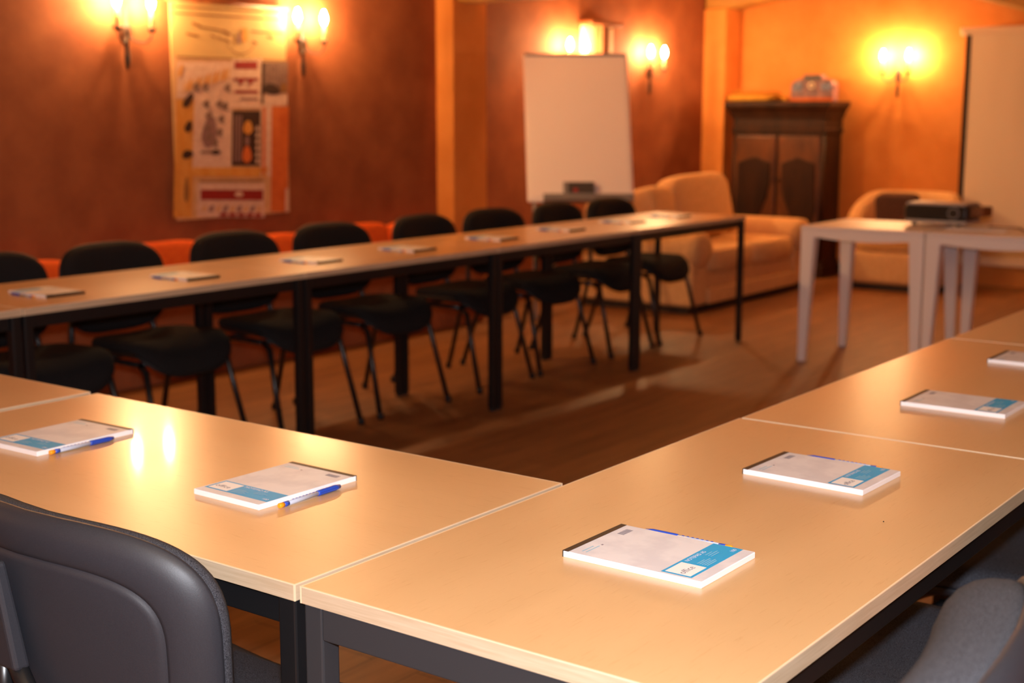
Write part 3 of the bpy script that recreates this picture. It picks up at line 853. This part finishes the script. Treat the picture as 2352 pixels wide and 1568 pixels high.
pz('back_and_arms', 'sofa', lambda b: ring_wall(b, .30, .43, .05, ztop, -2.15, 2.15), t)
pz('base', 'sofa', lambda b: (box(b, -.36, .24, -.28, .28, .05, .30)), t, bevel=.04, bseg=3)
pz('seat_cushion', 'sofa', lambda b: rbox(b, -.07, 0, .36, .29, .285, .07, r=.35), t)
pz('plinth', 'sofadark', lambda b: box(b, -.33, .30, -.30, .30, 0, .05), t)
b = bmesh.new(); rbox(b, 0, 0, 0, .06, .17, .155, r=.3, mat=Matrix.Rotation(-.2, 3, 'Y'))
o = mesh('throw_cushion', b, 'cushb'); o.location = (9.05, 2.66, .575)
tag(o, 'dark brown throw cushion on the tub armchair', 'cushion')

# ------------------------------------------------------------------ projection screen
t = empty('projection_screen', (XB, 1.5, 0), 0, 'white pull-down projection screen with black side border at the right edge', 'projection screen')
b = bmesh.new(); box(b, -.13, -.05, -.90, .90, 1.925, 1.985); mesh('case', b, 'cream', t, bevel=.01)
b = bmesh.new(); box(b, -.125, -.1225, -.78, .815, .22, 1.93); mesh('fabric', b, 'screen', t)
b = bmesh.new(); box(b, -.128, -.121, .815, .855, .22, 1.925); mesh('border', b, 'screenblk', t)
b = bmesh.new(); box(b, -.137, -.112, -.83, .86, .17, .222); mesh('bottom_bar', b, 'cream', t, bevel=.006)
b = bmesh.new(); box(b, -.05, 0, -.7, -.6, 1.93, 1.98); box(b, -.05, 0, .6, .7, 1.93, 1.98); mesh('wall_mount', b, 'greym', t)

# ------------------------------------------------------------------ white plastic side tables
def make_white():
    t = empty('plastic_table'); h = .315; zt = .738
    b = bmesh.new(); box(b, -h, h, -h, h, zt-.022, zt); mesh('tabletop', b, 'whitepl', t, bevel=.012, bseg=3)
    for s in range(4):
        mt = Matrix.Rotation(s*PI/2, 4, 'Z')
        b = bmesh.new(); n = 16
        fr = []
        for k in range(n+1):
            u = -h+.03+(2*h-.06)*k/n; sag = .028+.022*(1-(2*k/n-1)**2)+ .03*max(0, abs(2*k/n-1)-.86)/.14
            fr.append([b.verts.new(mt @ Vector(p)) for p in ((u, -h+.004, zt-.02), (u, -h+.004, zt-.022-sag), (u, -h+.022, zt-.022-sag), (u, -h+.022, zt-.02))])
        for a, c in zip(fr, fr[1:]):
            for k in range(4): b.faces.new((a[k], a[(k+1) % 4], c[(k+1) % 4], c[k]))
        b.faces.new(fr[0][::-1]); b.faces.new(fr[-1])
        mesh('apron', b, 'whitepl', t)
        b = bmesh.new()
        c0 = mt @ Vector((-h+.024, -h+.024, 0)); c1 = mt @ Vector((-h+.040, -h+.040, 0))
        frustum(b, (c0.x, c0.y, 0), (.019, .019), (c1.x, c1.y, zt-.021), (.037, .037))
        mesh('leg', b, 'whitepl', t, bevel=.006)
    return t
wt = make_white(); G_W = 'white plastic tables carrying the projector'
tag(wt, 'white plastic table with tapered legs, left of the pair, clear of the beech tables', 'table', G_W)
wt.location = (5.955, 1.578, 0); wt.rotation_euler = (0, 0, .02); wt.scale = (1, 1.07, 1)
dup(wt, (5.94, .884, 0), -.02, 'white plastic table cut by the right edge, right of the pair', G_W)

# projector
t = empty('projector', (5.80, 1.235, .738), -.25, 'black and silver projector straddling the two white tables', 'projector')
t.location = (6.115, 1.305, .738); t.rotation_euler = (0, 0, -.03)
pz('lower_case', 'projl', lambda b: box(b, -.11, .11, -.165, .165, .016, .034), t, bevel=.006)
pz('body', 'projd', lambda b: box(b, -.115, .115, -.172, .175, .034, .112), t, bevel=.016, bseg=3)
pz('top_cover', 'projl', lambda b: box(b, -.105, .11, -.155, .165, .111, .124), t, bevel=.005)
b = bmesh.new(); lathe(b, [(.031, -.121), (.031, -.113)], (0, -.10, .074), 18, 0, 'x'); lathe(b, [(.024, -.124), (.024, -.121)], (0, -.10, .074), 18, 1, 'x'); mesh('lens', b, ['greyp', 'lens'], t)
pz('side_cover', 'boxb', lambda b: box(b, -.08, .06, -.245, -.171, .058, .108), t, bevel=.006)
for (x, y) in ((-.09, .12), (-.09, -.12), (.09, 0)):
    b = bmesh.new(); lathe(b, [(.014, .0005), (.014, .017)], (x, y, 0), 10); mesh('foot', b, 'shellb', t)
b = bmesh.new(); box(b, -.105, .105, -.148, .148, 0, .004); o = mesh('paper_sheet', b, 'paper'); o.location = (5.97, 1.06, .7385); o.rotation_euler = (0, 0, .1)
tag(o, 'white paper sheet lying in front of the projector', 'paper')
b = bmesh.new(); pts = [(6.12, 1.06, .7425), (6.11, .89, .7425), (5.98, .84, .7425), (5.88, .78, .7425), (5.95, .70, .7425), (5.86, .62, .7425)]
# smooth the polyline
sm = []
for i in range(len(pts)-1):
    for k in range(6):
        u = k/6; u2 = u*u*(3-2*u); a, c = Vector(pts[i]), Vector(pts[i+1]); v = a.lerp(c, u); v.y += .01*math.sin(u*PI); sm.append(v)
tube(b, sm, .0035, 8); o = mesh('projector_cable', b, 'cable')
tag(o, 'thin brown cable trailing across the right-hand white table', 'cable')

# a small crumb on the foreground table
b = bmesh.new(); rbox(b, 0, 0, .0008, .0013, .0010, .0008, r=1.); o = mesh('crumb', b, 'shellb'); o.location = (.703, -.487, TH)
tag(o, 'tiny dark speck on the foreground table, right of the nearest notepad', 'crumb')

# ------------------------------------------------------------------ lights
def light(name, kind, loc, power, col, size):
    l = bpy.data.lights.new(name, kind); l.energy = power; l.color = col
    if kind == 'POINT': l.shadow_soft_size = size
    o = bpy.data.objects.new(name, l); COL.objects.link(o); o.location = loc; return o
# the camera's flash, on top of the camera
light('camera_flash', 'POINT', C0+Up*.10, 215, (.95, .98, 1.06), .03)
# added lamp-coloured fill lights along the walls out of view, brightening the near scene
WARM = (1.0, .50, .15)
for (x, y) in ((1.2, YW-.12), (-1.4, YW-.12), (-3.4, 1.2), (-3.4, -2.4), (0, YR+.15), (3, YR+.15), (6.5, YR+.15)):
    light('added_warm_fill', 'POINT', (x, y, 1.85), 17 if y > -3 else 5, WARM, .25)
w = bpy.data.worlds.new('world'); S.world = w; w.use_nodes = True
w.node_tree.nodes['Background'].inputs[0].default_value = (1, .6, .3, 1); w.node_tree.nodes['Background'].inputs[1].default_value = .05
S.view_settings.view_transform = 'Standard'; S.view_settings.look = 'None'; S.view_settings.gamma = 1; S.view_settings.exposure = 0
S.view_settings.use_curve_mapping = False
